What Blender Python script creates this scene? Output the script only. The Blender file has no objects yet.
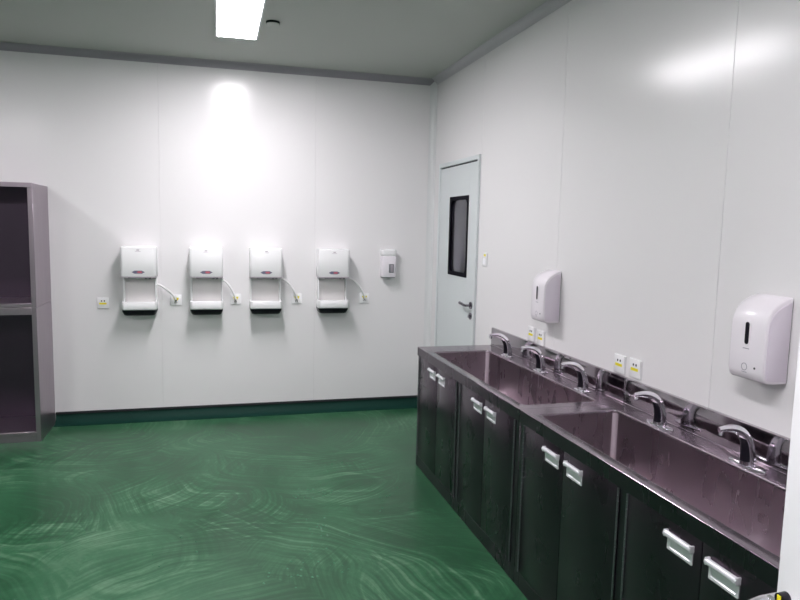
import bpy, bmesh, math, random
from mathutils import Vector, Matrix
random.seed(7)
PI = math.pi
SC = bpy.context.scene
COL = SC.collection

# ------------------------------------------------------------------ materials
def mat(name, color, rough=0.5, metal=0.0, spec=0.5, coat=0.0, emit=None, strength=0.0, aniso=0.0, trans=0.0):
    m = bpy.data.materials.new(name); m.use_nodes = True
    b = m.node_tree.nodes['Principled BSDF']
    b.inputs['Base Color'].default_value = (*color, 1)
    b.inputs['Roughness'].default_value = rough
    b.inputs['Metallic'].default_value = metal
    b.inputs['Specular IOR Level'].default_value = spec
    b.inputs['Coat Weight'].default_value = coat
    b.inputs['Transmission Weight'].default_value = trans
    if emit:
        b.inputs['Emission Color'].default_value = (*emit, 1)
        b.inputs['Emission Strength'].default_value = strength
    return m

class NT:
    def __init__(s, m): s.t = m.node_tree; s.b = s.t.nodes['Principled BSDF']
    def n(s, kind, **kw):
        nd = s.t.nodes.new(kind)
        for k, v in kw.items():
            if k in nd.inputs.keys(): nd.inputs[k].default_value = v
            else: setattr(nd, k, v)
        return nd
    def l(s, a, b): s.t.links.new(a, b)
    def math(s, op, a, b=None, clamp=False):
        nd = s.t.nodes.new('ShaderNodeMath'); nd.operation = op; nd.use_clamp = clamp
        for i, v in enumerate((a, b)):
            if v is None: continue
            if isinstance(v, (int, float)): nd.inputs[i].default_value = v
            else: s.l(v, nd.inputs[i])
        return nd.outputs[0]
    def ramp(s, fac, stops):
        nd = s.t.nodes.new('ShaderNodeValToRGB'); e = nd.color_ramp.elements
        while len(e) < len(stops): e.new(0.5)
        for i, (p, c) in enumerate(stops):
            e[i].position = p; e[i].color = (*c, 1) if len(c) == 3 else c
        s.l(fac, nd.inputs[0]); return nd.outputs[0]

WALLC = (0.825, 0.812, 0.822)
M = {}
M['wall'] = mat('painted_steel_panel', WALLC, 0.27, spec=0.4)
t = NT(M['wall'])
co = t.n('ShaderNodeTexCoord'); nz = t.n('ShaderNodeTexNoise', Scale=2.0, Detail=1.0)
t.l(co.outputs['Object'], nz.inputs['Vector'])
t.l(t.math('ADD', t.math('MULTIPLY', nz.outputs['Fac'], 0.04), 0.185), t.b.inputs['Roughness'])
nz2 = t.n('ShaderNodeTexNoise', Scale=0.7, Detail=0.0); t.l(co.outputs['Object'], nz2.inputs['Vector'])
bp = t.n('ShaderNodeBump', Strength=0.05, Distance=0.01); t.l(nz2.outputs['Fac'], bp.inputs['Height']); t.l(bp.outputs['Normal'], t.b.inputs['Normal'])
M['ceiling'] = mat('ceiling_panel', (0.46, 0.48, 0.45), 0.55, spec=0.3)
M['trim'] = mat('white_aluminium_cove', (0.74, 0.75, 0.76), 0.3)
M['trimshade'] = mat('shaded_cove', (0.36, 0.34, 0.38), 0.4)  # cove colour greyed to hold the shade under the ceiling
M['trimhalfshade'] = mat('half_shaded_cove', (0.50, 0.49, 0.52), 0.4)  # lighter grey, the ceiling-edge shade painted into the right cove
M['door'] = mat('pale_grey_door_paint', (0.66, 0.70, 0.71), 0.4)
M['nearwhite'] = mat('white_door_paint', (0.86, 0.85, 0.88), 0.4)
M['gap'] = mat('dark_gap', (0.03, 0.03, 0.035), 0.7)
M['skirtline'] = mat('black_skirting_line', (0.012, 0.014, 0.018), 0.5)  # thin black line along the top of the skirting
M['plastic'] = mat('white_plastic', (0.86, 0.86, 0.87), 0.22, spec=0.5)
M['plastic2'] = mat('pinkish_white_plastic', (0.86, 0.82, 0.87), 0.2, spec=0.5)
M['lilac'] = mat('lilac_white_plastic', (0.74, 0.68, 0.76), 0.35, spec=0.4)
M['back'] = mat('dryer_inner_plastic', (0.88, 0.86, 0.85), 0.4)
M['black'] = mat('black_plastic', (0.010, 0.009, 0.014), 0.3, spec=0.2)
M['greyp'] = mat('grey_plastic', (0.20, 0.20, 0.22), 0.4)
M['cable'] = mat('white_cable', (0.80, 0.80, 0.80), 0.4)
M['yellow'] = mat('yellow_label', (0.85, 0.75, 0.02), 0.5)
M['red'] = mat('red_badge', (0.5, 0.12, 0.16), 0.3)
M['blue'] = mat('blue_badge', (0.14, 0.14, 0.22), 0.3)
M['silver'] = mat('silver_badge', (0.50, 0.45, 0.50), 0.3, metal=0.3)
M['chrome'] = mat('chrome', (0.88, 0.87, 0.92), 0.06, metal=1.0)
M['satin'] = mat('satin_chrome', (0.86, 0.85, 0.90), 0.22, metal=1.0)
M['lamp'] = mat('lit_diffuser', (1, 1, 1), 0.5, emit=(1.0, 0.955, 0.995), strength=26)
M['frame'] = mat('lamp_frame', (0.85, 0.85, 0.88), 0.4)
M['glass'] = mat('door_glass', (0.55, 0.55, 0.64), 0.02, trans=1.0)
M['gasket'] = mat('black_gasket', (0.008, 0.007, 0.012), 0.7, spec=0.05)
M['ink'] = mat('grey_print', (0.22, 0.20, 0.26), 0.5)
M['dim'] = mat('dim_passage_paint', (0.75, 0.75, 0.82), 0.5)

M['dsteel'] = mat('dark_nickel', (0.22, 0.20, 0.23), 0.2, metal=1.0)
def steel(name, c, r0, r1, streak='Z', scale=40, bump=0.01, wob=0.10, ws=4.0):
    m = mat(name, c, r0, metal=1.0)
    t = NT(m)
    co = t.n('ShaderNodeTexCoord'); mp = t.n('ShaderNodeMapping')
    sc = {'Z': (scale, scale, 1.2), 'Y': (scale, 1.2, scale), 'X': (1.2, scale, scale)}[streak]
    mp.inputs['Scale'].default_value = sc
    t.l(co.outputs['Object'], mp.inputs['Vector'])
    n1 = t.n('ShaderNodeTexNoise', Scale=1.0, Detail=4.0); t.l(mp.outputs[0], n1.inputs['Vector'])
    n2 = t.n('ShaderNodeTexNoise', Scale=6.0, Detail=3.0); t.l(co.outputs['Object'], n2.inputs['Vector'])
    mx = t.math('ADD', t.math('MULTIPLY', n1.outputs['Fac'], 0.5), t.math('MULTIPLY', n2.outputs['Fac'], 0.5))
    t.l(t.math('ADD', t.math('MULTIPLY', mx, (r1 - r0) * 2), r0 - (r1 - r0) * 0.5), t.b.inputs['Roughness'])
    bp = t.n('ShaderNodeBump', Strength=bump, Distance=0.002); t.l(n1.outputs['Fac'], bp.inputs['Height'])
    n3 = t.n('ShaderNodeTexNoise', Scale=ws, Detail=1.0); t.l(co.outputs['Object'], n3.inputs['Vector'])
    b2 = t.n('ShaderNodeBump', Strength=wob, Distance=0.006); t.l(n3.outputs['Fac'], b2.inputs['Height'])
    t.l(bp.outputs['Normal'], b2.inputs['Normal']); t.l(b2.outputs['Normal'], t.b.inputs['Normal'])
    return m
M['steel'] = steel('brushed_steel', (0.33, 0.28, 0.32), 0.18, 0.28, 'Y')
M['basin'] = steel('basin_steel', (0.50, 0.435, 0.475), 0.23, 0.33, 'Z', 14, 0.0, 0.14, 2.6)
M['front'] = steel('dark_reflection_steel', (0.100, 0.076, 0.100), 0.27, 0.28, 'Z', 10, 0.0, 0.08)  # same steel as the top, darkened to paint in its dark reflections
M['rackback_shade'] = steel('rack_back_shaded_steel', (0.085, 0.066, 0.09), 0.34, 0.42, 'Z', 50)  # steel darkened so the colour carries the shade inside the cabinet
M['rack'] = steel('rack_steel', (0.40, 0.345, 0.39), 0.30, 0.42, 'Z', 50)

# floor: green epoxy with trowel arcs
M['floor'] = m = mat('green_epoxy', (0.03, 0.14, 0.08), 0.3, spec=0.3)
t = NT(m)
co = t.n('ShaderNodeTexCoord')
wn = t.n('ShaderNodeTexNoise', Scale=1.1, Detail=2.0); t.l(co.outputs['Object'], wn.inputs['Vector'])
wv = t.n('ShaderNodeVectorMath', operation='MULTIPLY_ADD')
t.l(wn.outputs['Color'], wv.inputs[0]); wv.inputs[1].default_value = (0.45, 0.45, 0); t.l(co.outputs['Object'], wv.inputs[2])
def arcs(scale, freq, seed, thr):
    mp = t.n('ShaderNodeMapping'); mp.inputs['Location'].default_value = (seed, seed * 1.7, 0)
    t.l(wv.outputs[0], mp.inputs['Vector'])
    fl = t.n('ShaderNodeVectorMath', operation='MULTIPLY'); t.l(mp.outputs[0], fl.inputs[0]); fl.inputs[1].default_value = (1, 1, 0)
    vo = t.n('ShaderNodeTexVoronoi', Scale=scale); t.l(fl.outputs[0], vo.inputs['Vector'])
    vo.inputs['Randomness'].default_value = 1.0
    # 1-D noise of the distance: concentric trowel strokes round each cell point
    cx = t.n('ShaderNodeCombineXYZ')
    t.l(t.math('MULTIPLY', vo.outputs['Distance'], freq), cx.inputs[0])
    sp = t.n('ShaderNodeSeparateColor'); t.l(vo.outputs['Color'], sp.inputs[0])
    t.l(t.math('MULTIPLY', sp.outputs[0], 30.0), cx.inputs[1])
    n = t.n('ShaderNodeTexNoise', Scale=1.0, Detail=3.0); n.inputs['Roughness'].default_value = 0.6
    t.l(cx.outputs[0], n.inputs['Vector'])
    mk = t.n('ShaderNodeTexNoise', Scale=1.7, Detail=1.0); t.l(mp.outputs[0], mk.inputs['Vector'])
    mask = t.math('MULTIPLY', t.math('SUBTRACT', mk.outputs['Fac'], thr), 5.0, clamp=True)
    return t.math('MULTIPLY', t.math('SUBTRACT', n.outputs['Fac'], 0.5), mask)
a1 = arcs(0.75, 60.0, 0.0, 0.40)
a2 = arcs(1.2, 42.0, 5.3, 0.44)
a3 = arcs(0.5, 95.0, 11.1, 0.42)
big = t.n('ShaderNodeTexNoise', Scale=1.3, Detail=6.0); big.inputs['Roughness'].default_value = 0.6
t.l(wv.outputs[0], big.inputs['Vector'])
fine = t.n('ShaderNodeTexNoise', Scale=45.0, Detail=3.0); t.l(co.outputs['Object'], fine.inputs['Vector'])
v = t.math('ADD', t.math('ADD', a1, a2), a3)
v = t.math('ADD', t.math('MULTIPLY', v, 1.1), t.math('MULTIPLY', big.outputs['Fac'], 1.35))
v = t.math('ADD', v, t.math('MULTIPLY', t.math('SUBTRACT', fine.outputs['Fac'], 0.5), 0.16))
v = t.math('MAXIMUM', t.math('SUBTRACT', v, 0.20), 0.28)
colr = t.ramp(v, [(0.15, (0.013, 0.058, 0.026)), (0.40, (0.021, 0.092, 0.041)), (0.58, (0.036, 0.135, 0.064)), (0.95, (0.16, 0.29, 0.18))])
t.l(colr, t.b.inputs['Base Color'])
t.l(t.math('MINIMUM', t.math('MAXIMUM', t.math('ADD', t.math('MULTIPLY', v, 0.2), 0.24), 0.26), 0.5), t.b.inputs['Roughness'])
hb = t.math('MULTIPLY', big.outputs['Fac'], 1.0)
bp = t.n('ShaderNodeBump', Strength=0.15, Distance=0.01); t.l(hb, bp.inputs['Height']); t.l(bp.outputs['Normal'], t.b.inputs['Normal'])
M['bubble'] = mat('bubble_resin', (0.10, 0.24, 0.15), 0.10)
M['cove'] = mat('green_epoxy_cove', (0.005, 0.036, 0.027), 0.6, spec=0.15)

# ------------------------------------------------------------------ mesh helpers
def box(bm, x0, x1, y0, y1, z0, z1, bev=0.0, seg=2):
    vs = bmesh.ops.create_cube(bm, size=1.0)['verts']
    sx, sy, sz = abs(x1 - x0), abs(y1 - y0), abs(z1 - z0)
    for v in vs: v.co = Vector(((x0 + x1) / 2 + v.co.x * sx, (y0 + y1) / 2 + v.co.y * sy, (z0 + z1) / 2 + v.co.z * sz))
    if bev:
        es = list({e for v in vs for e in v.link_edges})
        bmesh.ops.bevel(bm, geom=es, offset=bev, segments=seg, profile=0.5, affect='EDGES', clamp_overlap=True)

def cyl(bm, a, b, r, r2=None, seg=24):
    a, b = Vector(a), Vector(b); d = b - a
    q = Vector((0, 0, 1)).rotation_difference(d)
    vs = bmesh.ops.create_cone(bm, cap_ends=True, segments=seg, radius1=r, radius2=r if r2 is None else r2, depth=d.length)['verts']
    for v in vs: v.co = q @ v.co + (a + b) / 2

def loops(bm, ls, closed=True, cap0=False, cap1=False, ring=False):
    """bridge a list of equal-length point loops"""
    L = [[bm.verts.new(p) for p in l] for l in ls]
    n = len(L[0])
    rng = range(len(L)) if ring else range(len(L) - 1)
    for i in rng:
        A, B = L[i], L[(i + 1) % len(L)]
        for j in range(n if closed else n - 1):
            k = (j + 1) % n
            bm.faces.new((A[j], A[k], B[k], B[j]))
    if cap0: bm.faces.new(L[0][::-1])
    if cap1: bm.faces.new(L[-1])
    return L

def rr(x0, x1, y0, y1, r, z=0.0, n=6):
    """rounded rectangle in the xy plane"""
    if x0 > x1: x0, x1 = x1, x0
    if y0 > y1: y0, y1 = y1, y0
    P = []
    for cx, cy, a0 in ((x1 - r, y1 - r, 0), (x0 + r, y1 - r, PI / 2), (x0 + r, y0 + r, PI), (x1 - r, y0 + r, 1.5 * PI)):
        for i in range(n + 1):
            a = a0 + PI / 2 * i / n
            P.append(Vector((cx + r * math.cos(a), cy + r * math.sin(a), z)))
    return P

def tube(bm, pts, radii, seg=16, flat=None, caps=True):
    """sweep a circle (or ellipse, flat = side scale) along pts"""
    pts = [Vector(p) for p in pts]; ls = []
    up = Vector((0, 1, 0))
    for i, p in enumerate(pts):
        d = (pts[min(i + 1, len(pts) - 1)] - pts[max(i - 1, 0)]).normalized()
        s = up - d * up.dot(d)
        if s.length < 1e-3: s = Vector((1, 0, 0)) - d * d.x
        s.normalize(); n = d.cross(s)
        r = radii[i] if isinstance(radii, (list, tuple)) else radii
        f = flat if flat else 1.0
        ls.append([p + s * (math.cos(2 * PI * k / seg) * r * f) + n * (math.sin(2 * PI * k / seg) * r) for k in range(seg)])
    loops(bm, ls, cap0=caps, cap1=caps)

def bez(P, n):
    out = []
    for i in range(n + 1):
        t = i / n; q = [Vector(p) for p in P]
        while len(q) > 1: q = [q[j].lerp(q[j + 1], t) for j in range(len(q) - 1)]
        out.append(q[0])
    return out

def obj(name, bm, m, parent=None, smooth=True, loc=None):
    bmesh.ops.recalc_face_normals(bm, faces=bm.faces[:])
    me = bpy.data.meshes.new(name); bm.to_mesh(me); bm.free()
    me.materials.append(M[m] if isinstance(m, str) else m)
    o = bpy.data.objects.new(name, me); COL.objects.link(o)
    if smooth:
        for p in me.polygons: p.use_smooth = True
        try: me.set_sharp_from_angle(angle=math.radians(38))
        except Exception: pass
    if parent: o.parent = parent
    if loc: o.location = loc
    return o

def thing(name, label, cat, loc=(0, 0, 0), rotz=0.0, group=None):
    o = bpy.data.objects.new(name, None); COL.objects.link(o)
    o.empty_display_size = 0.1
    o.location = loc; o.rotation_euler = (0, 0, rotz); o['label'] = label; o['category'] = cat
    if group: o['group'] = group
    return o

def struct(name, bm, m, parent=None, smooth=True):
    o = obj(name, bm, m, parent, smooth)
    if not parent: o['kind'] = 'structure'
    return o

KIDS = {}
def tree(root):
    return [o for o in bpy.data.objects if o.parent == root]
def dup(root, loc, label, rotz=None):
    r = root.copy(); COL.objects.link(r); r.location = loc; r['label'] = label
    if rotz is not None: r.rotation_euler = (0, 0, rotz)
    for ch in tree(root):
        c = ch.copy(); COL.objects.link(c); c.parent = r
        for g in tree(ch):
            d = g.copy(); COL.objects.link(d); d.parent = c
    return r

B = bmesh.new
# ------------------------------------------------------------------ room
XL, YF, H = -7.0, -8.6, 2.8
b = B(); box(b, XL - .1, 0.1, YF - .1, 0.1, -0.1, 0.0); struct('floor', b, 'floor', smooth=False)
b = B(); box(b, XL - .1, 0.1, YF - .1, 0.1, H, H + 0.1); struct('ceiling', b, 'ceiling', smooth=False)
# panelled walls: real panels with hairline joints
def panels_x(b, edges, y0, y1):
    for a, c in zip(edges[:-1], edges[1:]): box(b, a + .0004, c - .0004, y0, y1, 0, H, 0.0006, 1)
b = B(); panels_x(b, [XL, -5.81, -4.61, -3.41, -2.21, -1.01, 0.0], 0.0, 0.05); box(b, XL, 0, 0.004, 0.09, 0, H); struct('wall_back', b, 'wall', smooth=False)
WY0, WY1, WZ0, WZ1 = -0.900, -0.490, 1.200, 1.805     # window in the far door
b = B()
ye = [YF, -7.05, -5.85, -4.64, -3.435, -2.22, -1.09]
for a, c in zip(ye[:-1], ye[1:]): box(b, 0.0, 0.05, a + .001, c - .001, 0, H, 0.0012, 1)
box(b, 0.004, 0.09, YF, -1.09, 0, H)
box(b, 0.0, 0.09, -1.09, WY0, 0, H); box(b, 0.0, 0.09, WY1, 0.0, 0, H)
box(b, 0.0, 0.09, WY0, WY1, 0, WZ0); box(b, 0.0, 0.09, WY0, WY1, WZ1, H)
struct('wall_right', b, 'wall', smooth=False)
b = B(); box(b, XL - .1, XL, YF, 0, 0, H); struct('wall_left', b, 'wall', smooth=False)
b = B(); box(b, XL, 0, YF - .1, YF, 0, H); struct('wall_front', b, 'wall', smooth=False)
# dim passage behind the far door
b = B()
box(b, 1.3, 1.34, -2.2, 1.0, 0, 2.6); box(b, 0.09, 1.3, 0.96, 1.0, 0, 2.6); box(b, 0.09, 1.3, -2.2, -2.16, 0, 2.6)
box(b, 0.09, 1.34, -2.2, 1.0, 2.6, 2.64); box(b, 0.09, 1.34, -2.2, 1.0, -0.04, 0)
box(b, 0.09, 0.12, -2.16, WY0 - .02, 0, 2.6); box(b, 0.09, 0.12, WY1 + .02, 0.96, 0, 2.6)
for i in range(5): box(b, 1.27, 1.3, -0.9 + i * .33, -0.86 + i * .33, 0, 2.6)
struct('wall_passage', b, 'dim', smooth=False)

def cove(b, p0, p1, u, v, r, n=8, t=0.0):
    """concave quarter-round trim from p0 to p1; u and v point away from the two surfaces' shared edge"""
    u, v = Vector(u), Vector(v)
    prof = [u * (r + 0.0) + v * 0.0]
    c = (u + v) * r
    pr = [Vector((0, 0, 0))] + [u * (r + .004), u * (r + .004) + v * .003]
    for i in range(n + 1):
        a = PI / 2 * i / n
        pr.append(c - v * (r - .003) * math.cos(a) - u * (r - .003) * math.sin(a))
    pr += [v * (r + .004) + u * .003, v * (r + .004)]
    loops(b, [[Vector(p0) + q for q in pr], [Vector(p1) + q for q in pr]], cap0=True, cap1=True)
CR = 0.045
b = B(); cove(b, (XL, 0, H), (0, 0, H), (0, -1, 0), (0, 0, -1), CR); struct('trim_1', b, 'trimshade')
b = B(); cove(b, (0, 0, H), (0, YF, H), (-1, 0, 0), (0, 0, -1), CR); struct('trim_2', b, 'trimhalfshade')
b = B(); cove(b, (0, 0, 0.09), (0, 0, H), (-1, 0, 0), (0, -1, 0), CR); struct('trim_3', b, 'trim')
SK = 0.082
b = B(); cove(b, (-2.988, 0, 0), (0, 0, 0), (0, -1, 0), (0, 0, 1), SK); cove(b, (XL, 0, 0), (-4.22, 0, 0), (0, -1, 0), (0, 0, 1), SK); struct('baseboard_back', b, 'cove')
b = B(); cove(b, (0, 0, 0), (0, -1.40, 0), (-1, 0, 0), (0, 0, 1), SK); cove(b, (0, -4.48, 0), (0, YF, 0), (-1, 0, 0), (0, 0, 1), SK); struct('baseboard_right', b, 'cove')
b = B(); cove(b, (XL, 0, 0), (XL, YF, 0), (1, 0, 0), (0, 0, 1), SK); struct('baseboard_left', b, 'cove')
b = B(); box(b, -2.988, -0.05, -0.012, 0.0, SK - .006, SK + .010); struct('trim_4', b, 'skirtline', smooth=False)

# cured resin bubbles in the floor coating, in loose patches
b = B(); rb = random.Random(3)
for (cx, cy, n_, sx, sy) in ((-1.42, -2.62, 26, .16, .10), (-1.25, -1.75, 22, .14, .12), (-1.28, -2.25, 20, .10, .16), (-1.52, -3.0, 16, .12, .10), (-1.0, -1.35, 12, .14, .10), (-0.85, -1.9, 10, .12, .16), (-1.9, -2.3, 6, .2, .2)):
    for i in range(n_):
        x, y, r_ = rb.gauss(cx, sx * .6), rb.gauss(cy, sy * .6), rb.uniform(.003, .0075)
        vs = bmesh.ops.create_icosphere(b, subdivisions=2, radius=r_)['verts']
        for v_ in vs: v_.co = Vector((v_.co.x + x, v_.co.y + y, v_.co.z * .5))
o = obj('resin_bubbles', b, 'bubble'); o['kind'] = 'stuff'; o['label'] = 'small shiny resin bubbles scattered in the green floor coating'; o['category'] = 'bubbles'

# ------------------------------------------------------------------ far door (right wall)
d1 = bpy.data.objects.new('door_1', None); COL.objects.link(d1); d1['kind'] = 'structure'
d1.location = (0, -0.64, 0)
def dl(y): return y + 0.64
def dbox(b, x0, x1, y0, y1, z0, z1, bev=0, seg=2): box(b, x0, x1, dl(y0), dl(y1), z0, z1, bev, seg)
b = B(); dbox(b, -0.018, 0, -0.245, -0.205, 0, 2.082, .003); dbox(b, -0.018, 0, -1.075, -1.045, 0, 2.082, .003); dbox(b, -0.018, 0, -1.045, -0.245, 2.048, 2.082, .003)
obj('door_frame', b, 'door', d1)
b = B(); ly0, ly1 = -1.041, -0.249
dbox(b, -0.014, -0.004, ly0, WY0, 0.01, 2.036, .001, 1); dbox(b, -0.014, -0.004, WY1, ly1, 0.01, 2.036, .001, 1)
dbox(b, -0.014, -0.004, WY0, WY1, 0.01, WZ0, .001, 1); dbox(b, -0.014, -0.004, WY0, WY1, WZ1, 2.036, .001, 1)
leaf = obj('door_leaf', b, 'door', d1)
# dark reveal behind the leaf
b = B()
dbox(b, -0.004, 0.0, -1.045, WY0, 0.005, 2.048); dbox(b, -0.004, 0.0, WY1, -0.245, 0.005, 2.048)
dbox(b, -0.004, 0.0, WY0, WY1, 0.005, WZ0); dbox(b, -0.004, 0.0, WY0, WY1, WZ1, 2.048)
obj('door_gap', b, 'gap', d1, smooth=False)
def yz_loop(y0, y1, z0, z1, r, x): return [Vector((x, p.x, p.y)) for p in rr(y0, y1, z0, z1, r)]
b = B()
o_ = lambda x: yz_loop(dl(WY0), dl(WY1), WZ0, WZ1, .004, x)
i_ = lambda x: yz_loop(dl(WY0) + .028, dl(WY1) - .028, WZ0 + .028, WZ1 - .028, .05, x)
loops(b, [o_(0.0), o_(-.017), i_(-.017), i_(0.0)], ring=True); obj('window_frame', b, 'gasket', leaf)
b = B(); loops(b, [yz_loop(dl(WY0) + .004, dl(WY1) - .004, WZ0 + .004, WZ1 - .004, .004, x) for x in (0.0005, 0.006)], cap0=True, cap1=True); obj('window_pane', b, 'glass', leaf)
b = B()
cyl(b, (-.014, dl(-1.01), 1.008), (-.022, dl(-1.01), 1.008), .026); cyl(b, (-.022, dl(-1.01), 1.008), (-.06, dl(-1.01), 1.008), .009)
tube(b, [(-.058, dl(-1.015), 1.008), (-.064, dl(-.99), 1.010), (-.062, dl(-.95), 1.014), (-.060, dl(-.90), 1.016), (-.054, dl(-.875), 1.018)], [.009, .010, .010, .011, .007], 12)
obj('handle', b, 'dsteel', leaf)
b = B(); cyl(b, (-.014, dl(-1.01), .93), (-.022, dl(-1.01), .93), .024); cyl(b, (-.022, dl(-1.01), .93), (-.034, dl(-1.01), .93), .010); obj('lock', b, 'dsteel', leaf)

# ------------------------------------------------------------------ near door leaf, standing open
d2 = bpy.data.objects.new('door_2', None); COL.objects.link(d2); d2['kind'] = 'structure'; d2.location = (-0.46, -4.71, 0)
def q(x): return x + 0.46
def w(y): return y + 4.71
b = B(); box(b, q(-.936), q(-.002), w(-4.735), w(-4.69), .008, 2.08, .002, 2); leaf2 = obj('door_leaf', b, 'nearwhite', d2)
b = B()
# lever on the far face, its rounded return showing past the edge
cyl(b, (q(-.885), w(-4.69), .944), (q(-.885), w(-4.68), .944), .026)
cyl(b, (q(-.885), w(-4.68), .944), (q(-.885), w(-4.63), .944), .009)
tube(b, [(q(-.80), w(-4.635), .935), (q(-.86), w(-4.628), .943), (q(-.90), w(-4.628), .941), (q(-.945), w(-4.632), .935), (q(-.965), w(-4.642), .927)], [.008, .009, .009, .0085, .006], 14)
obj('handle', b, 'satin', leaf2)
b = B(); cyl(b, (q(-.936), w(-4.709), .998), (q(-.950), w(-4.709), .998), .0095, .0088); bolt = obj('lock', b, 'black', leaf2)
b = B(); box(b, q(-.9515), q(-.950), w(-4.713), w(-4.706), .992, 1.004, .0004, 1); obj('lock_sticker', b, 'yellow', leaf2)
b = B(); cyl(b, (q(-.936), w(-4.724), .992), (q(-.950), w(-4.724), .992), .009, .008); obj('latch', b, 'satin', leaf2)

# ------------------------------------------------------------------ lights and ceiling fittings
def panel(loc, label, w=0.25, l=1.2):
    t = thing('ceiling_light', label, 'ceiling light', loc, 0, 'flush panel lights in the ceiling')
    b = B(); o_ = lambda z: rr(-w / 2 - .012, w / 2 + .012, -l / 2 - .012, l / 2 + .012, .003, z); i_ = lambda z: rr(-w / 2, w / 2, -l / 2, l / 2, .002, z)
    loops(b, [o_(0), o_(-.012), i_(-.012), i_(0)], ring=True); obj('frame', b, 'frame', t)
    b = B(); loops(b, [rr(-w / 2, w / 2, -l / 2, l / 2, .002, z) for z in (-.001, -.009)], cap0=True, cap1=True); obj('diffuser', b, 'lamp', t)
    return t
p0 = panel((-1.652, -1.375, H), 'long white glowing panel light set in the ceiling above the hand dryers')
dup(p0, (-1.66, -4.7, H), 'added unseen ceiling panel light above the near end of the floor')  # unseen panel, added to light the room more
dup(p0, (-4.3, -1.32, H), 'glowing ceiling panel light over the steel shelf cabinet side').scale = (1, .42, 1)
dup(p0, (-1.66, -7.4, H), 'added unseen ceiling panel light behind the viewer')  # added out of view to brighten the right wall and near door
dup(p0, (-4.3, -4.7, H), 'added unseen ceiling panel light over the left side of the floor near the viewer')  # unseen panel added to brighten the right wall and floor
t_ = thing('smoke_detector', 'small round flush fitting in the ceiling beside the panel light', 'ceiling fitting', (-1.445, -1.17, H))
b = B(); cyl(b, (0, 0, 0), (0, 0, -.012), .043, seg=32); obj('base', b, 'black', t_)
b = B(); cyl(b, (0, 0, -.012), (0, 0, -.017), .040, .036, seg=32); obj('cover', b, 'ceiling', t_)

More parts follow.
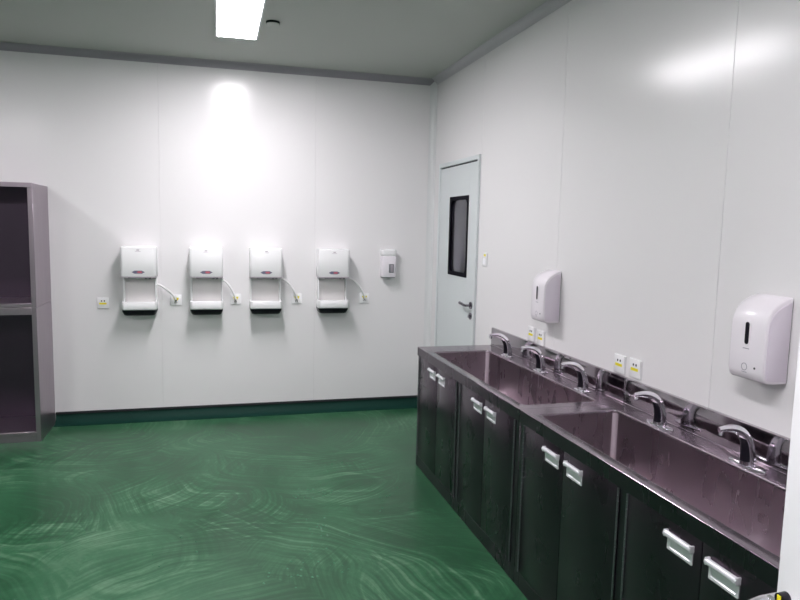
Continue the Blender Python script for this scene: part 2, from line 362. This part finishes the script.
# ------------------------------------------------------------------ sink units
TOP, XF = 0.79, -0.533
def sink_unit(y0, y1, doors, by0, by1, label):
    ym = (y0 + y1) / 2
    t = thing('sink_cabinet', label, 'sink cabinet', (-.26, ym, 0), 0, 'stainless steel trough sink cabinets')
    X = lambda x: x + .26
    Y = lambda y: y - ym
    def bb(b, x0, x1, ya, yb, z0, z1, bev=0, seg=2): box(b, X(x0), X(x1), Y(ya), Y(yb), z0, z1, bev, seg)
    # body: carcass panels, stiles and rails round the doors
    b = B(); bb(b, -.512, -.505, y0, y1, .0, .735)
    bb(b, -.505, -.02, y0, y0 - .012, 0, .735); bb(b, -.505, -.02, y1, y1 + .012, 0, .735)
    bb(b, -.505, -.02, y0, y1, .06, .07); bb(b, -.03, -.02, y0, y1, 0, .735)
    ys = [y0]
    for a, c in doors: ys += [a, c]
    ys.append(y1)
    segs = [(ys[0], doors[0][0]), (doors[1][1], doors[2][0]), (doors[3][1], ys[-1])]
    for a, c in segs: bb(b, -.526, -.512, a, c, 0, .735, .0015, 1)
    bb(b, -.526, -.512, doors[0][0], doors[1][1], 0, .072, .0015, 1); bb(b, -.526, -.512, doors[2][0], doors[3][1], 0, .072, .0015, 1)
    obj('body', b, 'front', t)
    for i, (a, c) in enumerate(doors):
        b = B(); bb(b, -.529, -.513, a - .0015, c + .0015, .075, .7335, .002, 2); d = obj('door', b, 'front', t)
        # handle near the meeting edge
        mc = (c + .085) if i % 2 == 0 else (a - .085)
        b = B(); L = .053; zt = .70
        o_ = lambda x: [Vector((X(x), Y(mc) + p.x, p.y)) for p in rr(-L, L, zt - .052, zt, .003, n=3)]
        i_ = lambda x, k=.007: [Vector((X(x), Y(mc) + p.x, p.y)) for p in rr(-L + k, L - k, zt - .052 + k, zt - .012, .004, n=3)]
        loops(b, [o_(-.5285), o_(-.532), i_(-.532), i_(-.5297, .009)], cap1=True)
        cyl(b, (X(-.538), Y(mc) - L - .003, zt - .004), (X(-.538), Y(mc) + L + .003, zt - .004), .0095, seg=20)
        for s in (-1, 1):
            bb(b, -.545, -.529, mc + s * (L + .001) - .003, mc + s * (L + .001) + .003, zt - .014, zt + .007, .0015, 2)
        obj('handle', b, 'handle', d)
        # piano hinge at the outer edge
        ye_ = a if i % 2 == 0 else c
        b = B(); k = 26; dz = .655 / k
        for j in range(k): cyl(b, (X(-.530), Y(ye_), .078 + j * dz), (X(-.530), Y(ye_), .078 + (j + .88) * dz), .0042, seg=10)
        obj('hinge', b, 'hinge', d)
    # worktop with apron and a lipped opening
    bx0, bx1 = -.478, -.118
    b = B(); n = 6
    def R(x0, x1, ya, yb, r, z): return rr(X(x0), X(x1), Y(ya), Y(yb), r, z, n)
    ls = [R(XF + .004, -.02, y0, y1, .003, TOP - .0035), R(XF, -.02, y0, y1, .003, TOP - .0006), R(XF + .0006, -.02, y0 - .0004, y1 + .0004, .003, TOP),
          R(bx0 - .014, bx1 + .005, by0 + .009, by1 - .009, .030, TOP), R(bx0 - .010, bx1 + .003, by0 + .006, by1 - .006, .026, TOP - .003), R(bx0 - .004, bx1 + .001, by0 + .001, by1 - .001, .023, TOP - .0035), R(bx0, bx1, by0, by1, .022, TOP - .008)]
    loops(b, ls); obj('worktop', b, 'steel', t)
    b = B(); bb(b, XF, XF + .010, y0, y1, TOP - .055, TOP - .002, .0005, 1)
    if y0 > -2: bb(b, XF + .011, -.021, y0 - .010, y0, TOP - .055, TOP - .002, .0008, 1)
    obj('apron', b, 'front', t)
    zb = TOP - .26
    b = B()
    ls = [R(bx0, bx1, by0, by1, .022, TOP - .008), R(bx0 + .001, bx1 - .001, by0 - .001, by1 + .001, .022, zb + .03),
          R(bx0 + .005, bx1 - .005, by0 - .005, by1 + .005, .022, zb + .012), R(bx0 + .014, bx1 - .014, by0 - .014, by1 + .014, .022, zb + .003),
          R(bx0 + .03, bx1 - .03, by0 - .03, by1 + .03, .022, zb)]
    cxm, cym = (bx0 + bx1) / 2, (by0 + by1) / 2
    ls.append(R(cxm - .045, cxm + .045, cym + .045, cym - .045, .044, zb - .008))
    loops(b, ls, cap1=True); ba = obj('basin', b, 'basin', t)
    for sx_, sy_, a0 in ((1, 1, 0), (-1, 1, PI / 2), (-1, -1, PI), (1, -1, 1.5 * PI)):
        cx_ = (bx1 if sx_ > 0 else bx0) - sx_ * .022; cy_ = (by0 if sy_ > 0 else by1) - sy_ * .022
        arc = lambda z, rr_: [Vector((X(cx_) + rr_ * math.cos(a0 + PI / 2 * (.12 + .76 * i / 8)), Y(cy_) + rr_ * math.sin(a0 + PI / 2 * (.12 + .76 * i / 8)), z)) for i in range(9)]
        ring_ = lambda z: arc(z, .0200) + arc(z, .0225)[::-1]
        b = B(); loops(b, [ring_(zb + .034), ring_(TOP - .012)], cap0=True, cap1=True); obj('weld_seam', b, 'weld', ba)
    b = B(); cyl(b, (X(cxm), Y(cym), zb - .008), (X(cxm), Y(cym), zb - .004), .04, .034, seg=28); cyl(b, (X(cxm), Y(cym), zb - .004), (X(cxm), Y(cym), zb + .002), .018, .012, seg=20); obj('drain', b, 'satin', ba)
    b = B(); bb(b, -.02, -.001, y0, y1, 0.70, TOP + .118, .003, 2); bb(b, -.023, -.012, y0, y1, TOP - .001, TOP + .006, .002, 2); obj('backsplash', b, 'splash', t)
    return t
M['handle'] = mat('handle_zinc', (0.80, 0.80, 0.84), 0.25, metal=0.35)
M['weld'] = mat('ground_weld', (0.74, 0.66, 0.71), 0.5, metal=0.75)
M['hinge'] = mat('hinge_steel', (0.34, 0.30, 0.36), 0.3, metal=1.0)
M['splash'] = steel('polished_splashback', (0.38, 0.34, 0.375), 0.05, 0.10, 'Y', 30, 0.01, 0.06)
sink_unit(-1.41, -2.928, [(-1.445, -1.812), (-1.812, -2.145), (-2.20, -2.54), (-2.54, -2.882)], -1.60, -2.862,
          'dark stainless steel sink cabinet at the far end, ending near the grey door')
sink_unit(-2.932, -4.45, [(-2.975, -3.31), (-3.31, -3.67), (-3.72, -4.06), (-4.06, -4.41)], -3.022, -4.30,
          'dark stainless steel sink cabinet nearest the camera, cut off by the white door')

# ------------------------------------------------------------------ faucets
def faucet(loc, label, oval):
    t = thing('sensor_faucet', label, 'faucet', loc, 0, 'chrome sensor faucets along the sink ledge')
    if oval:
        b = B(); a_, c_ = .026, .080
        el = lambda k, z: [Vector((math.cos(2 * PI * i / 40) * (a_ - k), math.sin(2 * PI * i / 40) * (c_ - k), z)) for i in range(40)]
        loops(b, [el(0, 0), el(0, .003), el(.003, .0055), el(.010, .007)], cap0=True, cap1=True)
    else:
        b = B(); a_, c_ = .026, .046
        r_ = lambda k, z: rr(-a_ + k, a_ - k, -c_ + k, c_ - k, .012, z)
        loops(b, [r_(0, 0), r_(0, .003), r_(.003, .006)], cap0=True, cap1=True)
    pl = obj('base_plate', b, 'chrome', t)
    path = bez([(0, 0, .006), (.004, 0, .080), (-.016, 0, .132), (-.070, 0, .140), (-.124, 0, .130)], 22)
    rad = [.0285 - .0195 * (i / 22) ** .85 for i in range(23)]
    seg = 24; b = B(); tube(b, path, rad, seg, flat=.80); obj('spout', b, 'chrome', t)
    # sensor window on the front lower body
    b = B(); ls = []
    for i in range(1, 12):
        p = path[i]; d = (path[i + 1] - path[i - 1]).normalized(); n = Vector((0, 1, 0)).cross(d)
        if n.x > 0: n = -n
        hw = 1.15 if i < 10 else 1.15 - .35 * (i - 9)
        for off, store in ((.0012, 0),):
            ls.append([p + n * (math.cos(a) * (rad[i] + .0013)) + Vector((0, 1, 0)) * (math.sin(a) * (rad[i] * .80 + .0013)) for a in [(-hw + 2 * hw * k / 10) for k in range(11)]] +
                      [p + n * (math.cos(a) * (rad[i] - .002)) + Vector((0, 1, 0)) * (math.sin(a) * (rad[i] * .80 - .002)) for a in [(hw - 2 * hw * k / 10) for k in range(11)]])
    loops(b, ls, cap0=True, cap1=True); obj('sensor', b, 'black', t)
    b = B(); cyl(b, (-.113, 0, .128), (-.1155, 0, .112), .0085, .0080, seg=20); obj('aerator', b, 'satin', t)
    return t
FX = -.077
LB = ['chrome sensor faucet at the far end of the ledge, beside the end of the splashback',
      'second chrome sensor faucet from the far end, under the far pair of sockets',
      'third chrome sensor faucet from the far end, last over the far basin',
      'chrome sensor faucet with oval base just after the divider between the two basins',
      'chrome sensor faucet with oval base nearest the white door, largest in view']
f0 = faucet((FX, -1.80, TOP), LB[0], False)
for y, s in ((-2.235, LB[1]), (-2.675, LB[2])): dup(f0, (FX, y, TOP), s)
f1 = faucet((FX, -3.262, TOP), LB[3], True)
dup(f1, (FX, -3.722, TOP), LB[4])

# ------------------------------------------------------------------ soap dispensers on the right wall (local: -x is out of the wall)
def soap(loc, label):
    t = thing('soap_dispenser', label, 'soap dispenser', loc, 0, 'white automatic soap dispensers on the right wall')
    W, Hh, D = .076, .290, .100
    def prof(x_off=0.0, inset=0.0):
        P = [(-.004, 0), (-.060, 0), (-.084 + inset, .003), (-.094 + inset, .012), (-D + inset, .035), (-D + inset, .10), (-D + inset, .17), (-.099 + inset, .192), (-.096 + inset, .208), (-.090 + inset, .225), (-.080 + inset, .241), (-.066 + inset, .255), (-.050, .265), (-.034, .273), (-.018, .279), (-.004, .283 - inset)]
        return P
    b = B(); ls = []
    ring = [(-W, .005), (-W + .0015, .002), (-W + .005, 0.0), (W - .005, 0.0), (W - .0015, .002), (W, .005)]
    for y, ins in ring:
        ls.append([Vector((x + ins * .9 if x < -.02 else x, y, z - ins * .8 if z > .15 else z + ins * .5)) for x, z in prof()])
    loops(b, ls, cap0=True, cap1=True); body = obj('cover', b, 'plastic2', t)
    # side cheeks slightly proud, lilac
    for s in (-1, 1):
        b = B(); P = [(-.008, .010), (-.060, .010), (-.086, .014), (-.092, .035), (-.091, .180), (-.087, .202), (-.078, .222), (-.062, .240), (-.036, .257), (-.008, .268)]
        a_ = [Vector((x, s * (W - .004), z)) for x, z in P]; c_ = [Vector((x, s * (W + .0022), z)) for x, z in P]; e_ = [Vector((x * .96 - .002, s * (W + .0035), z * .97 + .004)) for x, z in P]
        loops(b, [a_, c_, e_], cap0=True, cap1=True); obj('side_panel', b, 'lilac', t)
    b = B(); box(b, -.004, 0, -W + .002, W - .002, .006, .272, .001, 1); obj('wall_plate', b, 'greyp', t)
    b = B(); loops(b, [[Vector((x, p.x, p.y)) for p in rr(-.0125 + k, .0125 - k, .118 + k, .200 - k, .0124 - k, n=6)] for x, k in ((-.094, 0), (-.1015, 0), (-.1022, .002))], cap0=True, cap1=True)
    wb = obj('level_window_frame', b, 'plastic2', t)
    b = B(); loops(b, [[Vector((x, p.x, p.y)) for p in rr(-.0085, .0085, .122, .196, .0084, n=6)] for x in (-.095, -.1028)], cap0=True, cap1=True); obj('level_window', b, 'black', t)
    # printed marks: word below the window, drop ring, sensor dot
    b = B()
    for i in range(6): box(b, -.1004, -.0996, .012 - i * .0045, .0150 - i * .0045, .1060, .1090)
    obj('wordmark', b, 'ink', t, smooth=False)
    b = B()
    R_ = lambda r, x: [Vector((x, math.cos(2 * PI * i / 24) * r + .004, math.sin(2 * PI * i / 24) * r + .046)) for i in range(24)]
    loops(b, [R_(.0125, -.0996), R_(.0125, -.1004), R_(.0108, -.1004), R_(.0108, -.0996)], ring=True)
    box(b, -.1004, -.0996, -.008, .014, .028, .0295); obj('drop_symbol', b, 'ink', t, smooth=False)
    b = B(); cyl(b, (-.0996, -.040, .048), (-.1006, -.040, .048), .0038, seg=16); obj('indicator', b, 'black', t)
    return t
s0 = soap((0, -3.703, 1.078), 'large white automatic soap dispenser on the right wall beside the white door')
dup(s0, (0, -2.203, 1.062), 'white automatic soap dispenser on the right wall above the far pair of sockets')

# soap dispenser on the back wall
t_ = thing('hand_sanitizer_dispenser', 'small white dispenser with grey window on the back wall near the corner', 'dispenser', (-.391, 0, 1.14))
def frontbox(b, W, z0, z1, D, r, k=0.0, y0=0.0, taper=0.0, n=5):
    """box standing out of the back wall with rounded vertical front edges; -y is out"""
    def ring(z, kk):
        P = [Vector((-W + kk, y0, z))]
        for i in range(n + 1):
            a = PI + PI / 2 * i / n; P.append(Vector((-W + kk + r + r * math.cos(a), -D + kk + r + r * math.sin(a), z)))
        for i in range(n + 1):
            a = 1.5 * PI + PI / 2 * i / n; P.append(Vector((W - kk - r + r * math.cos(a), -D + kk + r + r * math.sin(a), z)))
        P.append(Vector((W - kk, y0, z))); return P
    loops(b, [ring(z0, .006), ring(z0 + .002, .002), ring(z0 + .006, 0), ring(z1 - .006, 0), ring(z1 - .002, .002), ring(z1, .006)], cap0=True, cap1=True)
b = B(); frontbox(b, .060, 0, .178, .078, .016); obj('body', b, 'plastic2', t_)
b = B(); frontbox(b, .063, .1785, .232, .080, .020); obj('lid', b, 'plastic', t_)
b = B(); frontbox(b, .055, -.004, .001, .07, .014); obj('base', b, 'greyp', t_)
b = B(); box(b, -.004, .039, -.0815, -.077, .038, .112, .002, 2); obj('level_window', b, 'greyp', t_)
b = B(); box(b, .012, .018, -.0825, -.0812, .046, .104, .0003, 1); box(b, .022, .028, -.0825, -.0812, .046, .104, .0003, 1); obj('gauge', b, 'silver', t_)

# ------------------------------------------------------------------ hand dryers on the back wall
def dryer(loc, label):
    t = thing('hand_dryer', label, 'hand dryer', loc, 0, 'white hand dryers on the back wall')
    W = .125
    b = B(); frontbox(b, W, .266, .491, .168, .022); hd = obj('housing', b, 'plastic', t)
    b = B(); frontbox(b, W + .001, .2625, .2665, .169, .022); obj('seam', b, 'silver', t)
    b = B(); box(b, -W + .004, W - .004, -.030, 0, .03, .266, .004, 2); obj('back_panel', b, 'back', t)
    for s in (-1, 1):
        b = B(); box(b, s * (W - .004), s * (W - .016), -.085, -.028, .03, .266, .004, 2); obj('side_arm', b, 'plastic', t)
    b = B()
    def ring(z, D, Wd, r=.022, n=5):
        P = [Vector((-Wd, 0, z))]
        for i in range(n + 1):
            a = PI + PI / 2 * i / n; P.append(Vector((-Wd + r + r * math.cos(a), -D + r + r * math.sin(a), z)))
        for i in range(n + 1):
            a = 1.5 * PI + PI / 2 * i / n; P.append(Vector((Wd - r + r * math.cos(a), -D + r + r * math.sin(a), z)))
        P.append(Vector((Wd, 0, z))); return P
    loops(b, [ring(.010, .150, W - .004), ring(.016, .160, W - .001), ring(.024, .163, W), ring(.072, .163, W), ring(.076, .160, W - .003), ring(.076, .148, W - .012), ring(.050, .140, W - .018)], cap0=True, cap1=True)
    tr = obj('tray', b, 'plastic', t)
    b = B(); loops(b, [ring(-.034, .120, W - .022), ring(-.028, .132, W - .014), ring(.000, .152, W - .003), ring(.011, .154, W - .002)], cap0=True, cap1=True); obj('drip_base', b, 'black', t)
    b = B(); box(b, -.075, .075, -.150, -.06, .253, .2635, .003, 2)
    for x in (.045, .072): box(b, x, x + .016, -.155, -.14, .249, .2635, .001, 1)
    obj('air_outlet', b, 'greyp', hd)
    # badge: long hexagonal emblem, blue ends and red centre
    def hexa(b, w_, h_, y_, x0=0):
        P = [(-w_, 0), (-w_ * .55, h_), (w_ * .55, h_), (w_, 0), (w_ * .55, -h_), (-w_ * .55, -h_)]
        loops(b, [[Vector((x0 + x, yy, .302 + z)) for x, z in P] for yy in (-.1675, y_)], cap0=True, cap1=True)
    b = B(); hexa(b, .047, .0115, -.1690); bd = obj('badge', b, 'blue', hd)
    b = B(); hexa(b, .020, .0075, -.1696, .010); obj('badge_centre', b, 'red', hd)
    b = B(); box(b, -.010, .010, -.1688, -.167, .464, .472, .0003, 1); box(b, -.020, .020, -.1688, -.167, .456, .459, .0003, 1); obj('wordmark', b, 'silver', hd, smooth=False)
    return t
DZ = 0.880
DX = [(-2.359, 'leftmost hand dryer, between the cable-free socket and its own cabled socket'),
      (-1.868, 'second hand dryer from the left on the back wall, directly beneath the panel light'),
      (-1.413, 'third hand dryer from the left, the left of the pair nearer the corner'),
      (-0.872, 'rightmost hand dryer, nearest the small wall dispenser')]
dr = None
for x, s in DX:
    s = 'white ' + s
    if dr is None: dr = dryer((x, 0, DZ), s)
    else: dup(dr, (x, 0, DZ), s)

# sockets and cables on the back wall
def socket(loc, label, plug, rotz=0.0, name='wall_socket'):
    t = thing(name, label, 'socket', loc, rotz, 'white square wall sockets with yellow labels')
    b = B(); r_ = lambda k, y: [Vector((p.x, y, p.y)) for p in rr(-.043 + k, .043 - k, -.043 + k, .043 - k, .005, n=4)]
    loops(b, [r_(0, 0), r_(0, -.006), r_(.003, -.009)], cap0=True, cap1=True); obj('plate', b, 'plastic', t)
    if plug:
        b = B(); loops(b, [[Vector((x, y, z)) for x, z in ((-.022, .020), (.024, .020), (.014, -.002), (-.010, -.002))] for y in (-.0085, -.0098)], cap0=True, cap1=True); obj('label', b, 'yellow', t, smooth=False)
        b = B(); frontbox(b, .007, -.010, .012, .034, .005); obj('plug', b, 'greyp', t)
        b = B(); box(b, -.010, -.006, -.0102, -.0085, -.026, -.012); box(b, .004, .008, -.0102, -.0085, -.026, -.012); obj('slots', b, 'black', t, smooth=False)
    else:
        b = B(); box(b, -.026, .026, -.0100, -.0085, -.010, .003); obj('label', b, 'yellow', t, smooth=False)
        b = B(); box(b, -.013, -.005, -.0102, -.0085, .012, .022, .0005, 1); box(b, .007, .015, -.0102, -.0085, .012, .022, .0005, 1); obj('slots', b, 'black', t, smooth=False)
    return t
socket((-2.634, 0, .932), 'white wall socket without a cable, left of all the hand dryers', False)
s1 = socket((-2.102, 0, .951), 'white socket taking the cable of the leftmost hand dryer', True)
dup(s1, (-1.646, 0, .956), 'white socket taking the cable of the second hand dryer from the left')
dup(s1, (-1.157, 0, .957), 'white socket taking the cable of the third hand dryer from the left')
dup(s1, (-0.587, 0, .957), 'white socket taking the cable of the rightmost hand dryer, nearest the corner')
for i, (x, sx) in enumerate(zip([a for a, _ in DX], (-2.102, -1.646, -1.157, -.587))):
    t0 = x + .119; dx = sx - t0
    b = B(); zc = DZ + (.200, .232, .248, .258)[i]; P = bez([(t0, -.05, zc), (t0 + dx * .30, -.058, zc - .002), (t0 + dx * .75, -.055, zc - .060), (sx - .01, -.050, .990), (sx, -.036, .958)], 16)
    tube(b, P, .0085, 10)
    o = obj('power_cable', b, 'cable'); o['label'] = 'white power cable from the ' + ('leftmost', 'second', 'third', 'rightmost')[i] + (' hand dryer' if i in (0, 3) else ' hand dryer from the left') + ' to its socket'
    o['category'] = 'cable'; o['group'] = 'cables of the hand dryers'

# sockets on the right wall
for y, z, s in ((-1.963, .953, 'far pair, the one nearer the grey door'), (-2.082, .949, 'far pair, the one nearer the camera'),
                (-2.858, .957, 'near pair, the one farther from the camera'), (-2.978, .960, 'near pair, the one nearer the camera')):
    socket((0, y, z), 'white socket above the splashback: ' + s, False, -PI / 2)
t_ = thing('light_switch', 'small white switch plate on the right wall just beside the grey door', 'switch', (0, -1.215, 1.352), -PI / 2)
b = B(); box(b, -.040, .040, -.008, 0, -.048, .048, .003, 2); obj('plate', b, 'plastic', t_)
b = B(); box(b, -.022, .022, -.011, -.008, -.034, .010, .001, 1); obj('rocker', b, 'frame', t_)
b = B(); box(b, -.010, .022, -.0095, -.0078, .022, .038, .0003, 1); obj('label', b, 'yellow', t_, smooth=False)

# ------------------------------------------------------------------ steel shelf cabinet at the left
CX0, CX1, CD, CH = -4.20, -2.993, .43, 1.803
t_ = thing('shelf_cabinet', 'tall open stainless steel shelf cabinet against the back wall at the left', 'shelf cabinet', ((CX0 + CX1) / 2, -CD / 2, 0))
xm = (CX0 + CX1) / 2; ym = -CD / 2
def cb(b, x0, x1, y0, y1, z0, z1, bev=.0015, seg=1): box(b, x0 - xm, x1 - xm, y0 - ym, y1 - ym, z0, z1, bev, seg)
ZS = .952
for x0, x1 in ((CX1 - .032, CX1), (CX0, CX0 + .032)):
    for z0, z1 in ((0, ZS - .0008), (ZS + .0008, CH - .002)):
        b = B(); cb(b, x0, x1, -CD, 0, z0, z1); obj('side_panel', b, 'rack', t_)
b = B(); cb(b, CX0, CX1, -CD - .006, -CD - .0003, CH - .030, CH + .001, .001); cb(b, CX0 + .002, CX1 - .001, -CD, 0, CH - .004, CH); obj('top', b, 'rack', t_)
b = B(); cb(b, CX0 + .032, CX1 - .032, -CD, -.012, ZS + .002, ZS + .028); cb(b, CX0 + .032, CX1 - .032, -CD, -.012, ZS - .050, ZS - .001); obj('shelf', b, 'rack', t_)
b = B(); cb(b, CX0 + .032, CX1 - .032, -CD, -.012, .045, .072); cb(b, CX0 + .032, CX1 - .032, -CD + .004, -CD + .02, 0, .045); obj('base', b, 'rack', t_)
b = B(); cb(b, CX0 + .032, CX1 - .032, -.012, -.001, 0, CH - .004); obj('back_panel', b, 'rackback_shade', t_)

# ------------------------------------------------------------------ world, camera
wd = bpy.data.worlds.new('world'); SC.world = wd; wd.use_nodes = True
wd.node_tree.nodes['Background'].inputs[0].default_value = (0.5, 0.52, 0.55, 1); wd.node_tree.nodes['Background'].inputs[1].default_value = 0.1
f, pitch, roll, yaw = 664.82, -.1081, .0224, .2694
fw = Vector((math.sin(yaw) * math.cos(pitch), math.cos(yaw) * math.cos(pitch), math.sin(pitch)))
r0 = Vector((math.cos(yaw), -math.sin(yaw), 0)); u0 = r0.cross(fw)
r = r0 * math.cos(roll) + u0 * math.sin(roll); u = -r0 * math.sin(roll) + u0 * math.cos(roll)
cam = bpy.data.cameras.new('camera'); co_ = bpy.data.objects.new('camera', cam); COL.objects.link(co_)
co_.matrix_world = Matrix(((r.x, u.x, -fw.x, -1.78598), (r.y, u.y, -fw.y, -5.49078), (r.z, u.z, -fw.z, 1.55646), (0, 0, 0, 1)))
cam.sensor_width = 36; cam.lens = f / 800 * 36; cam.clip_start = .02
SC.camera = co_
SC.view_settings.view_transform = 'Standard'; SC.view_settings.look = 'None'
SC.view_settings.exposure = 1.04; SC.view_settings.gamma = 1.0
SC.view_settings.use_curve_mapping = False
